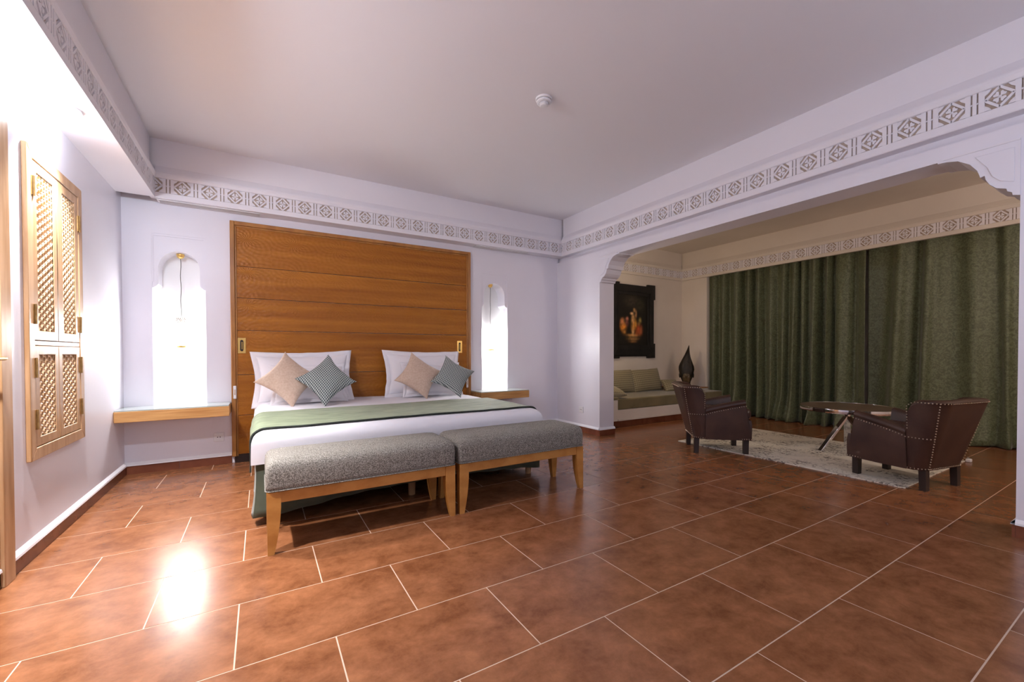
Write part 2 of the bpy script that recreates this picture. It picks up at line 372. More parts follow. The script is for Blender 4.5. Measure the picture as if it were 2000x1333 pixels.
def cornice(name, fn, a0, a1, anchor, rotz, wdt, label, extra=None, mat=m_trim, me=FR):
    """fn(a, o, z): a along the wall, o towards the room from the face plane"""
    o_ = MB(); prof = ([(-wdt, 2.325)] if extra is None else [(-wdt, 2.322), (-.004, 2.320)])+[(max(q, -wdt+.006), z) for q, z in PROF]
    o_.grid([[fn(a, q, z) for q, z in prof] for a in (a0, a1)])
    ob = o_.build(name, mat); tag(ob, label, kind='structure')
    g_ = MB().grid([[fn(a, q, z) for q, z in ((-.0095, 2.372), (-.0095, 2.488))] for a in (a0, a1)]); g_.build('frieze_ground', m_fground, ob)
    n0 = math.ceil((a0-.05-anchor)/PITCH_F); n1 = math.floor((a1+.05-anchor)/PITCH_F)
    for k in range(n0, n1+1):
        p = fn(anchor+k*PITCH_F, 0, 2.430); link(me, 'frieze_panel', ob, p, (0, 0, rotz))
    return ob
cornice('trim_1', lambda a, q, z: (a, 4.534-q, z), -.742, 3.59, -.559, 0, .152, 'carved stucco frieze above the headboard')
cornice('trim_2', lambda a, q, z: (-.742+q, a, z), YB, 4.534, 2.632, PI/2, .244, 'carved stucco frieze along the left wall')
cornice('trim_3', lambda a, q, z: (3.505-q, a, z), YB, 4.534,   .612, -PI/2, .092, 'carved stucco frieze above the alcove opening', extra=2.268)
cornice('trim_4', lambda a, q, z: (6.60-q, a, z), YB, 4.97, 1.134, -PI/2, .05, 'carved stucco frieze above the curtains', mat=m_alc)
cornice('trim_5', lambda a, q, z: (a, 4.97-q, z), R1, 6.60, 5.0, 0, .03, 'carved stucco frieze on the alcove end wall', mat=m_alc)
B(-.79, -.742, 4.564, 4.68, 2.35, H).build('trim_7', m_trim).__setitem__('kind', 'structure')
MB().box(-.742, 3.5, YB, YB+.1, 2.325, H).build('trim_6', m_trim).__setitem__('kind', 'structure')
# ------------------------------------------------------------ baseboards
def baseboard(name, fn, a0, a1, first, lip=True, step=.45):
    e = thing(name, (0, 0, 0), kind='structure'); e['label'] = 'brown tile baseboard'
    a = a0; nxt = first
    while a < a1-.01:
        b1 = min(nxt, a1)
        p, q = fn(a+.001, 0, 0), fn(b1-.001, .012, .07)
        B(min(p[0], q[0]), max(p[0], q[0]), min(p[1], q[1]), max(p[1], q[1]), 0, .07).build('baseboard_tile', m_btile, e)
        a = b1; nxt = b1+step
    if lip:
        P = [[fn(t, o_, z) for o_, z in ((0, .071), (.018, .071), (.016, .082), (0, .100))] for t in (a0, a1)]
        MB().grid(P, cv=True).build('plaster_lip', m_lip, e)
    return e
baseboard('baseboard_left', lambda a, o_, z: (L+o_, a, z), YB, 2.69, -1.2)
baseboard('baseboard_left', lambda a, o_, z: (L+o_, a, z), 2.785, D, 3.3)
baseboard('baseboard_back', lambda a, o_, z: (a, D-o_, z), L, -.235, -.62)
baseboard('baseboard_back', lambda a, o_, z: (a, D-o_, z), 2.20, R, 2.6)
baseboard('baseboard_right', lambda a, o_, z: (R-o_, a, z), 3.835, D, 3.93)
baseboard('baseboard_right', lambda a, o_, z: (R-o_, a, z), YB, .54, -1.2)
baseboard('baseboard_pier', lambda a, o_, z: (a, 3.835-o_, z), R-.012, R1+.012, R1+.1)
baseboard('baseboard_pier', lambda a, o_, z: (a, .54+o_, z), R-.012, R1+.012, R1+.1)

# ------------------------------------------------------------ door at the far left
dr = thing('door_1', (L, 2.70, 0), kind='structure'); dr['label'] = 'wooden door casing at the left edge'
def dpart(n, m, *a, bev=.003): return B(*a).build(n, m, dr, bev=bev, off=(L, 2.70, 0))
dpart('casing', m_oak, L, L+.025, 2.695, 2.785, 0, 2.095); dpart('casing', m_oak, L, L+.025, 1.72, 1.81, 0, 2.095); dpart('casing', m_oak, L, L+.025, 1.81, 2.695, 2.0, 2.095)
dpart('door_leaf', m_oak, L, L+.012, 1.81, 2.695, .01, 2.0)
MB().tube([(L+.012, 2.62, 1.0), (L+.06, 2.62, 1.0), (L+.065, 2.61, 1.0), (L+.065, 2.50, 1.0)], .008).build('door_handle', m_brass, dr, smooth=40, off=(L, 2.70, 0))

# ------------------------------------------------------------ mashrabiya window with four latticed shutters
wn = thing('window_1', (L, 3.34, 0), kind='structure'); wn['label'] = 'wooden latticed shutter window on the left wall'
WO = (L, 3.34, 0)
y0, y1, z0, z1 = 2.970, 3.705, .487, 2.056
def mitre(ob, pts_out, pts_in, d0, d1, mat, name, off, parent):
    for i in range(4):
        j = (i+1) % 4
        MB().prism([[pts_out[i], pts_out[j], pts_in[j], pts_in[i]]], ob, d0, d1).build(name, mat, parent, bev=.003, off=off)
ro = [(y0, z0), (y1, z0), (y1, z1), (y0, z1)]; cw = .060
ri = [(y0+cw, z0+cw), (y1-cw, z0+cw), (y1-cw, z1-cw), (y0+cw, z1-cw)]
mitre(YZ(L), ro, ri, 0, .020, m_oak, 'frame_board', WO, wn)
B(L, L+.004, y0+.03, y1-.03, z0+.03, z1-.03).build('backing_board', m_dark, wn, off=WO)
ym = 3.325; zm = 1.075
B(L, L+.016, y0+cw, y1-cw, zm-.012, zm+.012).build('transom', m_oak, wn, bev=.002, off=WO)
def lattice(a0, a1, c0, c1, off, parent):
    b_ = MB(); pv = .0375; ph = .0325
    nC = max(2, round((a1-a0)/ph)); ph = (a1-a0)/nC; nR = round((c1-c0)/pv)
    for i in range(nC+1):
        for j in range(-1, nR+1):
            cxx = a0+i*ph; czz = c0+(j+.5+(.5 if i % 2 else 0))*pv
            O_, I_ = [], []
            for (dx, dz) in ((-.33, .5), (.33, .5), (.67, 0), (.33, -.5), (-.33, -.5), (-.67, 0)):
                O_.append((min(max(cxx+dx*ph, a0), a1), min(max(czz+dz*pv, c0), c1)))
            for k in range(6):
                a_ = PI*2*k/6+PI*2/3; a_ = [2*PI/3, PI/3, 0, -PI/3, -2*PI/3, PI][k]
                I_.append((min(max(cxx+.41*ph*math.cos(a_), a0), a1), min(max(czz+.38*pv*math.sin(a_), c0), c1)))
            vs = [(L+.010, a, z) for a, z in O_]+[(L+.014, a, z) for a, z in I_]+[(L+.0045, a, z) for a, z in I_]
            fs = []
            for k in range(6):
                n_ = (k+1) % 6; fs += [(k, n_, n_+6, k+6), (k+6, n_+6, n_+12, k+12)]
            b_.add(vs, fs)
    o_ = b_.build('lattice_screen', m_lattice, parent, off=off)
    o_['kind'] = 'stuff'
def shutter(a0, a1, c0, c1, wl, wr_, wb, hinge_side, hz):
    org = (L, (a0+a1)/2, c0)
    s_ = thing('shutter', (0, org[1]-WO[1], org[2]-WO[2])); s_.parent = wn
    ro = [(a0, c0), (a1, c0), (a1, c1), (a0, c1)]
    ri = [(a0+wl, c0+wb), (a1-wr_, c0+wb), (a1-wr_, c1-wb), (a0+wl, c1-wb)]
    fb = MB()
    for i in range(4):
        j = (i+1) % 4; fb.prism([[ro[i], ro[j], ri[j], ri[i]]], YZ(L), .002, .017)
    fb.build('shutter_frame', m_oak, s_, bev=.003, off=org)
    lattice(a0+wl, a1-wr_, c0+wb, c1-wb, org, s_)
    for z in hz:
        yh = a0-.004 if hinge_side < 0 else a1+.004
        hb = MB().box(L+.017, L+.023, yh-.016, yh+.016, z-.048, z+.048); hb.tube([(L+.024, yh, z-.05), (L+.024, yh, z+.05)], .005)
        hb.build('hinge', m_brassd, s_, off=org)
yl, yr = y0+cw+.004, y1-cw-.004
shutter(yl, ym-.002, zm+.014, z1-cw-.004, .048, .045, .05, -1, (1.86, 1.22))
shutter(ym+.002, yr, zm+.014, z1-cw-.004, .075, .055, .05, 1, (1.83, 1.20))
shutter(yl, ym-.002, z0+cw+.004, zm-.014, .050, .045, .046, -1, (.95, .69))
shutter(ym+.002, yr, z0+cw+.004, zm-.014, .050, .055, .046, 1, (.95, .69))

# ------------------------------------------------------------ headboard
HO = (.985, D-.03, 0)
hb = thing('headboard', HO, 'tall carved wooden headboard panel in a frame behind the bed', 'headboard')
x0, x1, zt = -.232, 2.205, 2.245
for nm, a in (('frame_post', (x0, x0+.036, D-.045, D-.002, .062, zt)), ('frame_post', (x1-.036, x1, D-.045, D-.002, .062, zt)), ('frame_rail', (x0+.036, x1-.036, D-.045, D-.002, zt-.036, zt))):
    B(*a).build(nm, m_frame, hb, bev=.005, off=HO)
for a in ((x0+.036, x0+.050, D-.030, D-.002, .062, zt-.036), (x1-.050, x1-.036, D-.030, D-.002, .062, zt-.036), (x0+.05, x1-.05, D-.030, D-.002, zt-.050, zt-.036)):
    B(*a).build('inner_bead', m_frame, hb, bev=.003, off=HO)
zz = [.075, .44, .820, 1.235, 1.539, 1.834, zt-.036]
for i in range(6):
    B(x0+.036, x1-.036, D-.022, D-.003, zz[i]+.002, zz[i+1]-.002).build('plank', m_head, hb, bev=.003, off=HO)
B(x0+.02, x1-.02, D-.02, D-.002, 0, .072).build('plinth', m_legs, hb, off=HO)
for xc in (-.148, 2.062):
    zc = 1.093
    outer = [(xc+.032*sx, zc+.072*sz) for sx, sz in ((-1, -1), (1, -1), (1, 1), (-1, 1))]
    hole = [(xc+.013*math.cos(t), zc+(.040 if math.sin(t) > 0 else -.040)+.013*math.sin(t)) for t in [2*PI*k/16+.01 for k in range(16)]]
    pl = MB().prism([outer, hole], XZ(D-.022), -.005, .0).build('pull_plate', m_brass, hb, bev=.0015, off=HO)
    MB().prism([[(a, z) for a, z in hole]], XZ(D-.022), -.0012, .0).build('pull_recess', m_legs, hb, off=HO)
    MB().tube([(xc+.002, D-.0285, zc-.035), (xc+.002, D-.0285, zc+.035)], .004).build('pull_bar', m_brass, hb, smooth=40, off=HO)

# ------------------------------------------------------------ floating shelves
def shelf(xa, xb, ztop, label):
    o = thing('bedside_shelf', ((xa+xb)/2, D, ztop-.096), label, 'shelf', 'floating bedside shelves')
    of = ((xa+xb)/2, D, ztop-.096)
    B(xa, xb, 4.385, D-.001, ztop-.096, ztop-.010).build('board', m_oakx, o, bev=.004, off=of)
    B(xa+.004, xb-.004, 4.39, D-.002, ztop-.009, ztop-.001).build('glass_top', M('glass_sheet', (.75, .85, .82), rough=.03, trans=.6, spec=.6), o, off=of)
shelf(L+.001, -.236, .572, 'glass-topped oak shelf under the left niche')
shelf(2.21, 2.885, .560, 'oak shelf under the right niche')

# ------------------------------------------------------------ pendants
def pendant(cx, ztop, zb, label):
    cy = D+.105; of = (cx, cy, ztop)
    o = thing('pendant_lamp', of, label, 'lamp', 'pendant lamps in the niches')
    MB().lathe([(0, ztop+.003), (.030, ztop+.003), (.030, ztop-.012), (.024, ztop-.026), (.010, ztop-.036), (0, ztop-.038)], 20, cx, cy).build('ceiling_rose', m_brass, o, smooth=40, off=of)
    zt_ = zb+.272; n = 14
    MB().tube([(cx+.0025*math.sin(k*1.1), cy, ztop-.035+(zt_-ztop+.035)*k/n) for k in range(n+1)], .0028, 6).build('cord', m_cord, o, smooth=60, off=of)
    r = .049
    MB().lathe([(0, zt_), (r, zt_), (r, zt_-.006), (r-.003, zt_-.006), (r-.003, zt_-.003), (0, zt_-.003)], 24, cx, cy).build('top_cap', m_pierced, o, smooth=30, off=of)
    pf = MB(); nn, rows = 22, 7; zt2, hh = zt_-.004, .085     # pierced metal band
    for j in range(rows):
        for i in range(nn):
            rs = random.Random(i*31+j*7); cc = 2*PI*(i+.5*(j % 2))/nn; zc = zt2-hh*(j+.5)/rows
            q = [(r*math.cos(cc+dx*PI/nn), r*math.sin(cc+dx*PI/nn), zc+dz*hh/rows/2) for dx, dz in ((-1, -1), (1, -1), (1, 1), (-1, 1))]
            s_ = .45+.35*rs.random()
            qi = [(r*math.cos(cc+dx*PI/nn*s_), r*math.sin(cc+dx*PI/nn*s_), zc+dz*hh/rows/2*s_) for dx, dz in ((-1, 0), (0, -1), (1, 0), (0, 1))]
            pf.add([(cx+a, cy+b_, z) for a, b_, z in q+qi], [(0, 1, 5, 4), (1, 2, 6, 5), (2, 3, 7, 6), (3, 0, 4, 7)])
    pf.build('pierced_band', m_pierced, o, off=of)
    MB().lathe([(.036, zt2-.045), (.038, zt2-.05), (.038, zb+.022), (.036, zb+.02)], 24, cx, cy).build('frosted_glass', m_shade, o, smooth=40, off=of)
    for k in range(4):
        a = PI/4+k*PI/2; MB().tube([(cx+r*math.cos(a), cy+r*math.sin(a), zb+.01), (cx+r*math.cos(a), cy+r*math.sin(a), zt2-hh)], .0016, 6).build('rod', m_pierced, o, off=of)
    MB().lathe([(r+.001, zb+.020), (r+.001, zb), (r-.006, zb), (r-.006, zb+.020)], 24, cx, cy).build('bottom_ring', m_brass, o, smooth=30, off=of).data
    return o
pendant(-.610, 1.912, 1.072, 'pierced brass pendant lamp glowing in the left niche')
pendant(2.552, 1.900, 1.050, 'pierced brass pendant lamp glowing in the right niche')

# ------------------------------------------------------------ sockets, vents, detector
def socket(T, a, z, label, w_=.08):
    p = T(a, 0, z); o = thing('wall_socket', p, label, 'socket')
    def bx(n, m, a0, a1, o0, o1, zz0, zz1, bev=0):
        p0, p1 = T(a0, o0, zz0), T(a1, o1, zz1)
        return B(*sum(([min(u, v), max(u, v)] for u, v in zip(p0, p1)), [])).build(n, m, o, bev=bev, off=p)
    bx('cover_plate', m_plastic, a-w_/2, a+w_/2, .0, .008, z-w_/2, z+w_/2, .003)
    bx('insert', m_plastic, a-w_*.28, a+w_*.28, .0075, .0095, z-w_*.26, z+w_*.26, .001)
    for s_ in (-1, 1): bx('socket_hole', m_legs, a+s_*w_*.12-.004, a+s_*w_*.12+.004, .009, .0102, z-.004, z+.004)
socket(lambda a, o_, z: (a, D-o_, z), -.333, .251, 'white wall socket below the left shelf')
socket(lambda a, o_, z: (R-o_, a, z), 4.172, .286, 'white wall socket on the pier wall')
for xa, xb, lab in ((-.735, .015, 'white linear air vent above the left niche'), (2.24, 3.0, 'white linear air vent above the right niche')):
    of = ((xa+xb)/2, 4.615, 2.324); v_ = thing('air_vent', of, lab, 'vent', 'linear vents under the frieze')
    mitre(lambda a, b_, d: (a, b_, 2.324-d), [(xa, 4.565), (xb, 4.565), (xb, 4.665), (xa, 4.665)], [(xa+.01, 4.577), (xb-.01, 4.577), (xb-.01, 4.653), (xa+.01, 4.653)], 0, .008, m_plastic, 'vent_frame', of, v_)
    B(xa+.01, xb-.01, 4.577, 4.653, 2.3225, 2.3238).build('dark_slot', m_greyslot, v_, off=of)
    for k in range(3): B(xa+.01, xb-.01, 4.592+k*.02, 4.598+k*.02, 2.317, 2.3225).build('slat', m_plastic, v_, off=of)
of = (1.742, 2.455, H); o = thing('smoke_detector', of, 'small round white smoke detector on the ceiling', 'detector')
MB().lathe([(0, H), (.058, H), (.058, H-.010), (.052, H-.014)], 28, of[0], of[1]).build('base', m_plastic, o, smooth=35, off=of)
MB().lathe([(.048, H-.012), (.052, H-.018), (.050, H-.030), (.044, H-.034), (.036, H-.034), (.036, H-.030), (0, H-.030)], 28, of[0], of[1]).build('housing', m_plastic, o, smooth=35, off=of)
MB().lathe([(.030, H-.029), (.032, H-.036), (.032, H-.046), (.024, H-.053), (0, H-.055)], 28, of[0], of[1]).build('sensor_cap', m_plastic, o, smooth=35, off=of)
# wall lamp above the door (outside the frame) and on the alcove side of the pier
def wlamp(loc, nrm, label, bulbmat, light):
    o = thing('wall_lamp', loc, label, 'lamp')
    n = Vector(nrm); c = Vector(loc)
    pl = MB().tube([c, c+n*.02], .045, 16).build('back_plate', m_brass, o, off=loc)
    MB().tube([c+n*.02, c+n*.08, c+n*.10+Vector((0, 0, .02))], .008).build('arm', m_brass, o, off=loc)
for dy_, lab_ in ((2.05, 'round white downlight under the left soffit above the door'), (3.15, 'round white downlight glowing under the left soffit above the window')):
    of = (-.865, dy_, 2.325); o = thing('downlight', of, lab_, 'lamp')
    MB().lathe([(0, 2.325), (.052, 2.325), (.052, 2.305), (.040, 2.300), (.038, 2.304), (0, 2.304)], 28, of[0], of[1]).build('housing', m_plastic, o, smooth=35, off=of)
    MB().lathe([(.037, 2.3035), (.030, 2.299), (0, 2.297)], 24, of[0], of[1]).build('diffuser', m_bulb, o, smooth=50, off=of)
wlamp((R1, 4.30, 1.70), (1, 0, 0), 'brass wall lamp on the far side of the pier', m_warmbulb, None)

# ------------------------------------------------------------ bed
bx0, bx1, by0, by1, bzt = -.045, 2.01, 2.865, 4.640, .556
BO = (.985, 3.75, 0)
bed = thing('bed', BO, 'wide double bed with green fabric skirt against the wooden headboard', 'bed')
B(bx0+.03, bx1-.03, by0+.03, by1, .30, .53).build('mattress', m_linen, bed, bev=.05, off=BO, seg=4)
B(bx0+.05, bx1-.05, by0+.06, by1, .14, .30).build('base', m_piping, bed, off=BO)
for px_, py_ in ((.93, 2.96), (1.94, 2.97), (.05, 2.97), (.05, 4.5), (1.94, 4.5), (.985, 4.5)):
    MB().lathe([(.024, 0), (.028, .14)], 14, px_, py_).build('leg', m_oak, bed, smooth=40, off=BO)
sk = MB(); P = []
sx0, sx1, sy0 = bx0+.016, bx1-.016, by0+.016
path = [(sx0, by1)]+[(sx0, by1-(by1-sy0)*k/40) for k in range(1, 41)]+[(sx0+(sx1-sx0)*k/46, sy0) for k in range(1, 47)]+[(sx1, sy0+(by1-sy0)*k/40) for k in range(1, 41)]
for i, (a, c) in enumerate(path):
    row = []
    for j in range(9):
        t = j/8; z = .40-(.40-(.055+.06*max(0, math.sin((a-.1)*1.6))*(c < by0+.02)))*t
        wv = .010*math.sin(i*1.35)*t+.012*math.sin(i*.43+1)*t
        fx = (-1 if i <= 40 else (1 if i > 86 else 0)); fy = (-1 if 40 <= i <= 86 else 0)
        kk = .03*t*t if i in (38, 39, 40, 41, 42) else 0
        row.append((a+fx*(wv+kk), c+fy*(wv+kk), z))
    P.append(row)
s_ = sk.grid(P).build('bed_skirt', m_greend, bed, smooth=60, off=BO)
md = s_.modifiers.new('t', 'SOLIDIFY'); md.thickness = .004
def fold(t, lo, hi, r):
    q = r*PI/2
    if t < lo+r:
        s = lo+r-t
        if s < q: a = s/r; return lo+r-r*math.sin(a), r*(1-math.cos(a))
        return lo, r+s-q
    if t > hi-r:
        s = t-(hi-r)
        if s < q: a = s/r; return hi-r+r*math.sin(a), r*(1-math.cos(a))
        return hi, r+s-q
    return t, 0.
def cover(x0, x1, ya, yb, yfold, r, ztop, hang, nx, ny, wr=.006):
    P = []; e = hang-r+r*PI/2
    for j in range(ny+1):
        tb = (ya-(e-r) if yfold else ya)+((yb)-(ya-(e-r) if yfold else ya))*j/ny
        row = []
        for i in range(nx+1):
            ta = (x0+r-e)+((x1-r+e)-(x0+r-e))*i/nx
            px_, da = fold(ta, x0, x1, r)
            py_, db = fold(tb, by0, 99, r) if yfold else (tb, 0.)
            n_ = noise.noise(Vector((ta*2.2, tb*3.0, .3)))*wr+noise.noise(Vector((ta*7, tb*6, 2.)))*wr*.4
            hang_ = max(da, db)
            fl_ = 1+0*hang_
            ox = (-1 if ta < x0+r else (1 if ta > x1-r else 0))*n_*min(1, da*12)
            oy = -n_*min(1, db*12) if yfold else 0
            row.append((px_+ox, py_+oy, ztop-hang_+(n_ if hang_ < .02 else 0)))
        P.append(row)
    return MB().grid(P)
dv = cover(bx0-.006, bx1+.006, by0, by1, True, .075, bzt, .19, 110, 100)
o = dv.build('duvet', m_linen, None, smooth=70); tag(o, 'white duvet spread over the bed mattress', 'duvet')
rn = cover(bx0-.014, bx1+.014, 2.945, 3.735, False, .08, bzt+.012, .26, 120, 40, .007)
o = rn.build('bed_runner', m_green, None, smooth=70); tag(o, 'sage green velvet runner across the bed', 'bed runner')
md = o.modifiers.new('t', 'SOLIDIFY'); md.thickness = .007; md.offset = 0
nn = 121; vv = rn.v[:nn]
o2 = MB().tube([(a, c-.002, z) for a, c, z in vv], .005, 6).build('dark_hem', m_piping, o, smooth=60)

# pillows
def pillow_mesh(wd, ht, th, flange=0., pinch=.07, n=22, seed=0, wr=.006, soft=.5):
    b_ = MB(); 
    def outl(u, v):
        return (wd/2*u*(1-pinch*(1-v*v)*u*u), ht/2*v*(1-pinch*(1-u*u)*v*v))
    for sg in (-1, 1):
        P = []
        for i in range(n+1):
            row = []
            for j in range(n+1):
                u, v = -math.cos(PI*i/n), -math.cos(PI*j/n)
                x, z = outl(u, v)
                t = max(0, (1-u*u)*(1-v*v))**soft
                nv = noise.noise(Vector((u*2.3+seed*3.1, v*2.3, sg*2.)))*wr*t*2
                row.append((x, sg*(th/2*t)+nv, z+noise.noise(Vector((u*2, seed, v*2)))*wr))
            P.append(row)
        b_.grid(P)
    return b_
def flange_mesh(wd, ht, fl, pinch, n=24, seed=0):
    b_ = MB(); ring = []
    for k in range(4*n):
        s, t = divmod(k, n); q = -1+2*t/n
        u, v = ((q, -1), (1, q), (-q, 1), (-1, -q))[s]
        x, z = wd/2*u*(1-pinch*(1-v*v)), ht/2*v*(1-pinch*(1-u*u)); ring.append((u, v, x, z))
    P = []
    for f_ in (-.02, .5*fl, fl):
        row = []
        for k, (u, v, x, z) in enumerate(ring):
            du = (1 if u > .999 else -1 if u < -.999 else u**5); dv_ = (1 if v > .999 else -1 if v < -.999 else v**5)
            row.append((x+du*f_, noise.noise(Vector((u*4+seed, v*4, 0)))*.02*(f_ > 0), z+dv_*f_))
        P.append(row)
    return b_.grid(P, cv=True)
def pillow(name, loc, wd, ht, th, mat, label, group, lean, roll=0., yaw=0., flange=0., pinch=.07, seed=0, cat='pillow', wr=.006, soft=.5, buttons=False):
    M3 = Matrix.Rotation(yaw, 4, 'Z') @ Matrix.Rotation(-lean, 4, 'X') @ Matrix.Rotation(roll, 4, 'Y')
    o = pillow_mesh(wd, ht, th, pinch=pinch, seed=seed, wr=wr, soft=soft).build(name, mat, None, smooth=80)
    o.matrix_world = Matrix.Translation(loc) @ M3
    tag(o, label, cat, group)
    if flange:
        f_ = flange_mesh(wd, ht, flange, pinch, seed=seed).build('flange', mat, o, smooth=80)
        md = f_.modifiers.new('t', 'SOLIDIFY'); md.thickness = .003; md.offset = 0
    return o
R_ = math.radians
sham = 'large white pillows leaning on the headboard'; smal = 'smaller white pillows'
pillow('pillow', (.365, 4.50, .785), .80, .44, .17, m_linen2, 'large white flanged pillow at the left of the headboard', sham, R_(14), R_(-1), 0, .045, .09, 1, 'pillow', .013)
pillow('pillow', (1.555, 4.50, .790), .80, .44, .17, m_linen2, 'large white flanged pillow at the right of the headboard', sham, R_(14), R_(1), 0, .045, .09, 2, 'pillow', .013)
pillow('pillow', (.393, 4.345, .735), .60, .33, .14, m_linen2, 'smaller white pillow behind the left pair of cushions', smal, R_(20), R_(-1), 0, .03, .09, 3, 'pillow', .013)
pillow('pillow', (1.597, 4.345, .735), .62, .33, .14, m_linen2, 'smaller white pillow behind the right pair of cushions', smal, R_(20), R_(1), 0, .03, .09, 4, 'pillow', .013)
bg, pg = 'plain beige cushions', 'blue and white patterned cushions'
cs = .385
pillow('throw_cushion', (.215, 4.205, .788), cs, cs, .13, m_beige, 'plain beige square cushion standing on its corner, left side', bg, R_(24), R_(42), R_(4), 0, .17, 5, 'cushion')
pillow('throw_cushion', (.510, 4.095, .778), cs*.95, cs*.95, .13, m_pat, 'dark geometric patterned cushion on its corner, left side', pg, R_(26), R_(50), R_(-4), 0, .17, 6, 'cushion')
pillow('throw_cushion', (1.405, 4.205, .786), cs, cs, .13, m_beige, 'plain beige square cushion standing on its corner, right side', bg, R_(24), R_(36), R_(2), 0, .17, 7, 'cushion')
pillow('throw_cushion', (1.737, 4.100, .774), cs*.92, cs*.92, .13, m_pat, 'dark geometric patterned cushion on its corner, right side', pg, R_(26), R_(33), R_(-8), 0, .17, 8, 'cushion')

# ------------------------------------------------------------ two upholstered benches
def bench(xa, xb, label):
    of = ((xa+xb)/2, 2.615, 0); o = thing('bench', of, label, 'bench', 'upholstered benches at the foot of the bed')
    ya, yb = 2.425, 2.800
    n = 12; P = []
    # upholstered top: rounded box by superellipse rings
    hx, hy = (xb-xa)/2+.004, (yb-ya)/2+.004; cx_, cy_ = of[0], of[1]
    rings = [(.316, -.006), (.320, 0), (.345, .002), (.40, .003), (.435, .0), (.455, -.008), (.468, -.022), (.475, -.045), (.479, -.08)]
    def rr(ins, z, r=.03, m=6):
        pts = []
        r = max(.012, r+(-ins if ins < 0 else 0)*0); r = .03+max(0, -ins)*.3
        ex, ey = hx+ins, hy+ins
        for (sx, sy, a0_) in ((1, 1, 0), (-1, 1, 90), (-1, -1, 180), (1, -1, 270)):
            for k in range(m+1):
                a = R_(a0_+90*k/m); pts.append((cx_+sx*(ex-r)+r*math.cos(a), cy_+sy*(ey-r)+r*math.sin(a), z))
            # subdivide straights
        return pts
    P = [rr(i_, z) for z, i_ in rings]
    cu = MB().grid(P, cv=True); nlast = len(P[0]); k0 = len(cu.v)
    inner = [(cx_+(x-cx_)*.55, cy_+(y-cy_)*.4, .482) for x, y, z in P[-1]]
    cu.grid([P[-1], inner], cv=True); cu.add(inner, [tuple(range(nlast))]); cu.add(P[0], [tuple(range(nlast))])
    cu.build('seat_upholstery', m_boucle, o, smooth=60, off=of)
    MB().tube(rr(.003, .322)+[rr(.003, .322)[0]], .0028, 6).build('welt', m_boucle, o, off=of)
    for nm, a in (('apron', (xa+.06, xb-.06, ya+.006, ya+.026, .258, .316)), ('apron', (xa+.06, xb-.06, yb-.026, yb-.006, .258, .316)),
                  ('apron', (xa+.006, xa+.026, ya+.06, yb-.06, .258, .316)), ('apron', (xb-.026, xb-.006, ya+.06, yb-.06, .258, .316))):
        B(*a).build(nm, m_bench, o, bev=.002, off=of)
    for sx in (0, 1):
        for sy in (0, 1):
            lg = MB(); P2 = []
            for k in range(9):
                z = .316*k/8; t = max(0, 1-z/.26)**1.8; wd = .062-.032*t; dd = .055-.022*t
                xo = xa if sx == 0 else xb-wd; yo = ya if sy == 0 else yb-dd
                P2.append([(xo, yo, z), (xo+wd, yo, z), (xo+wd, yo+dd, z), (xo, yo+dd, z)])
            lg.grid(P2, cv=True); lg.add(P2[0], [(0, 1, 2, 3)]); lg.add(P2[-1], [(0, 1, 2, 3)])
            lg.build('leg', m_bench, o, smooth=30, off=of)
bench(.022, 1.040, 'grey boucle bench with wooden legs, nearer left end of the bed')
bench(1.072, 2.080, 'grey boucle bench with wooden legs, right of the other bench')

# ------------------------------------------------------------ rug
RO = (4.86, 2.145, 0)
rg = B(4.105, 5.615, 1.160, 3.135, 0.0, .008).build('rug', m_rug, None, bev=.002, off=RO); rg.location = RO
tag(rg, 'pale distressed rug under the armchairs and round table', 'rug')

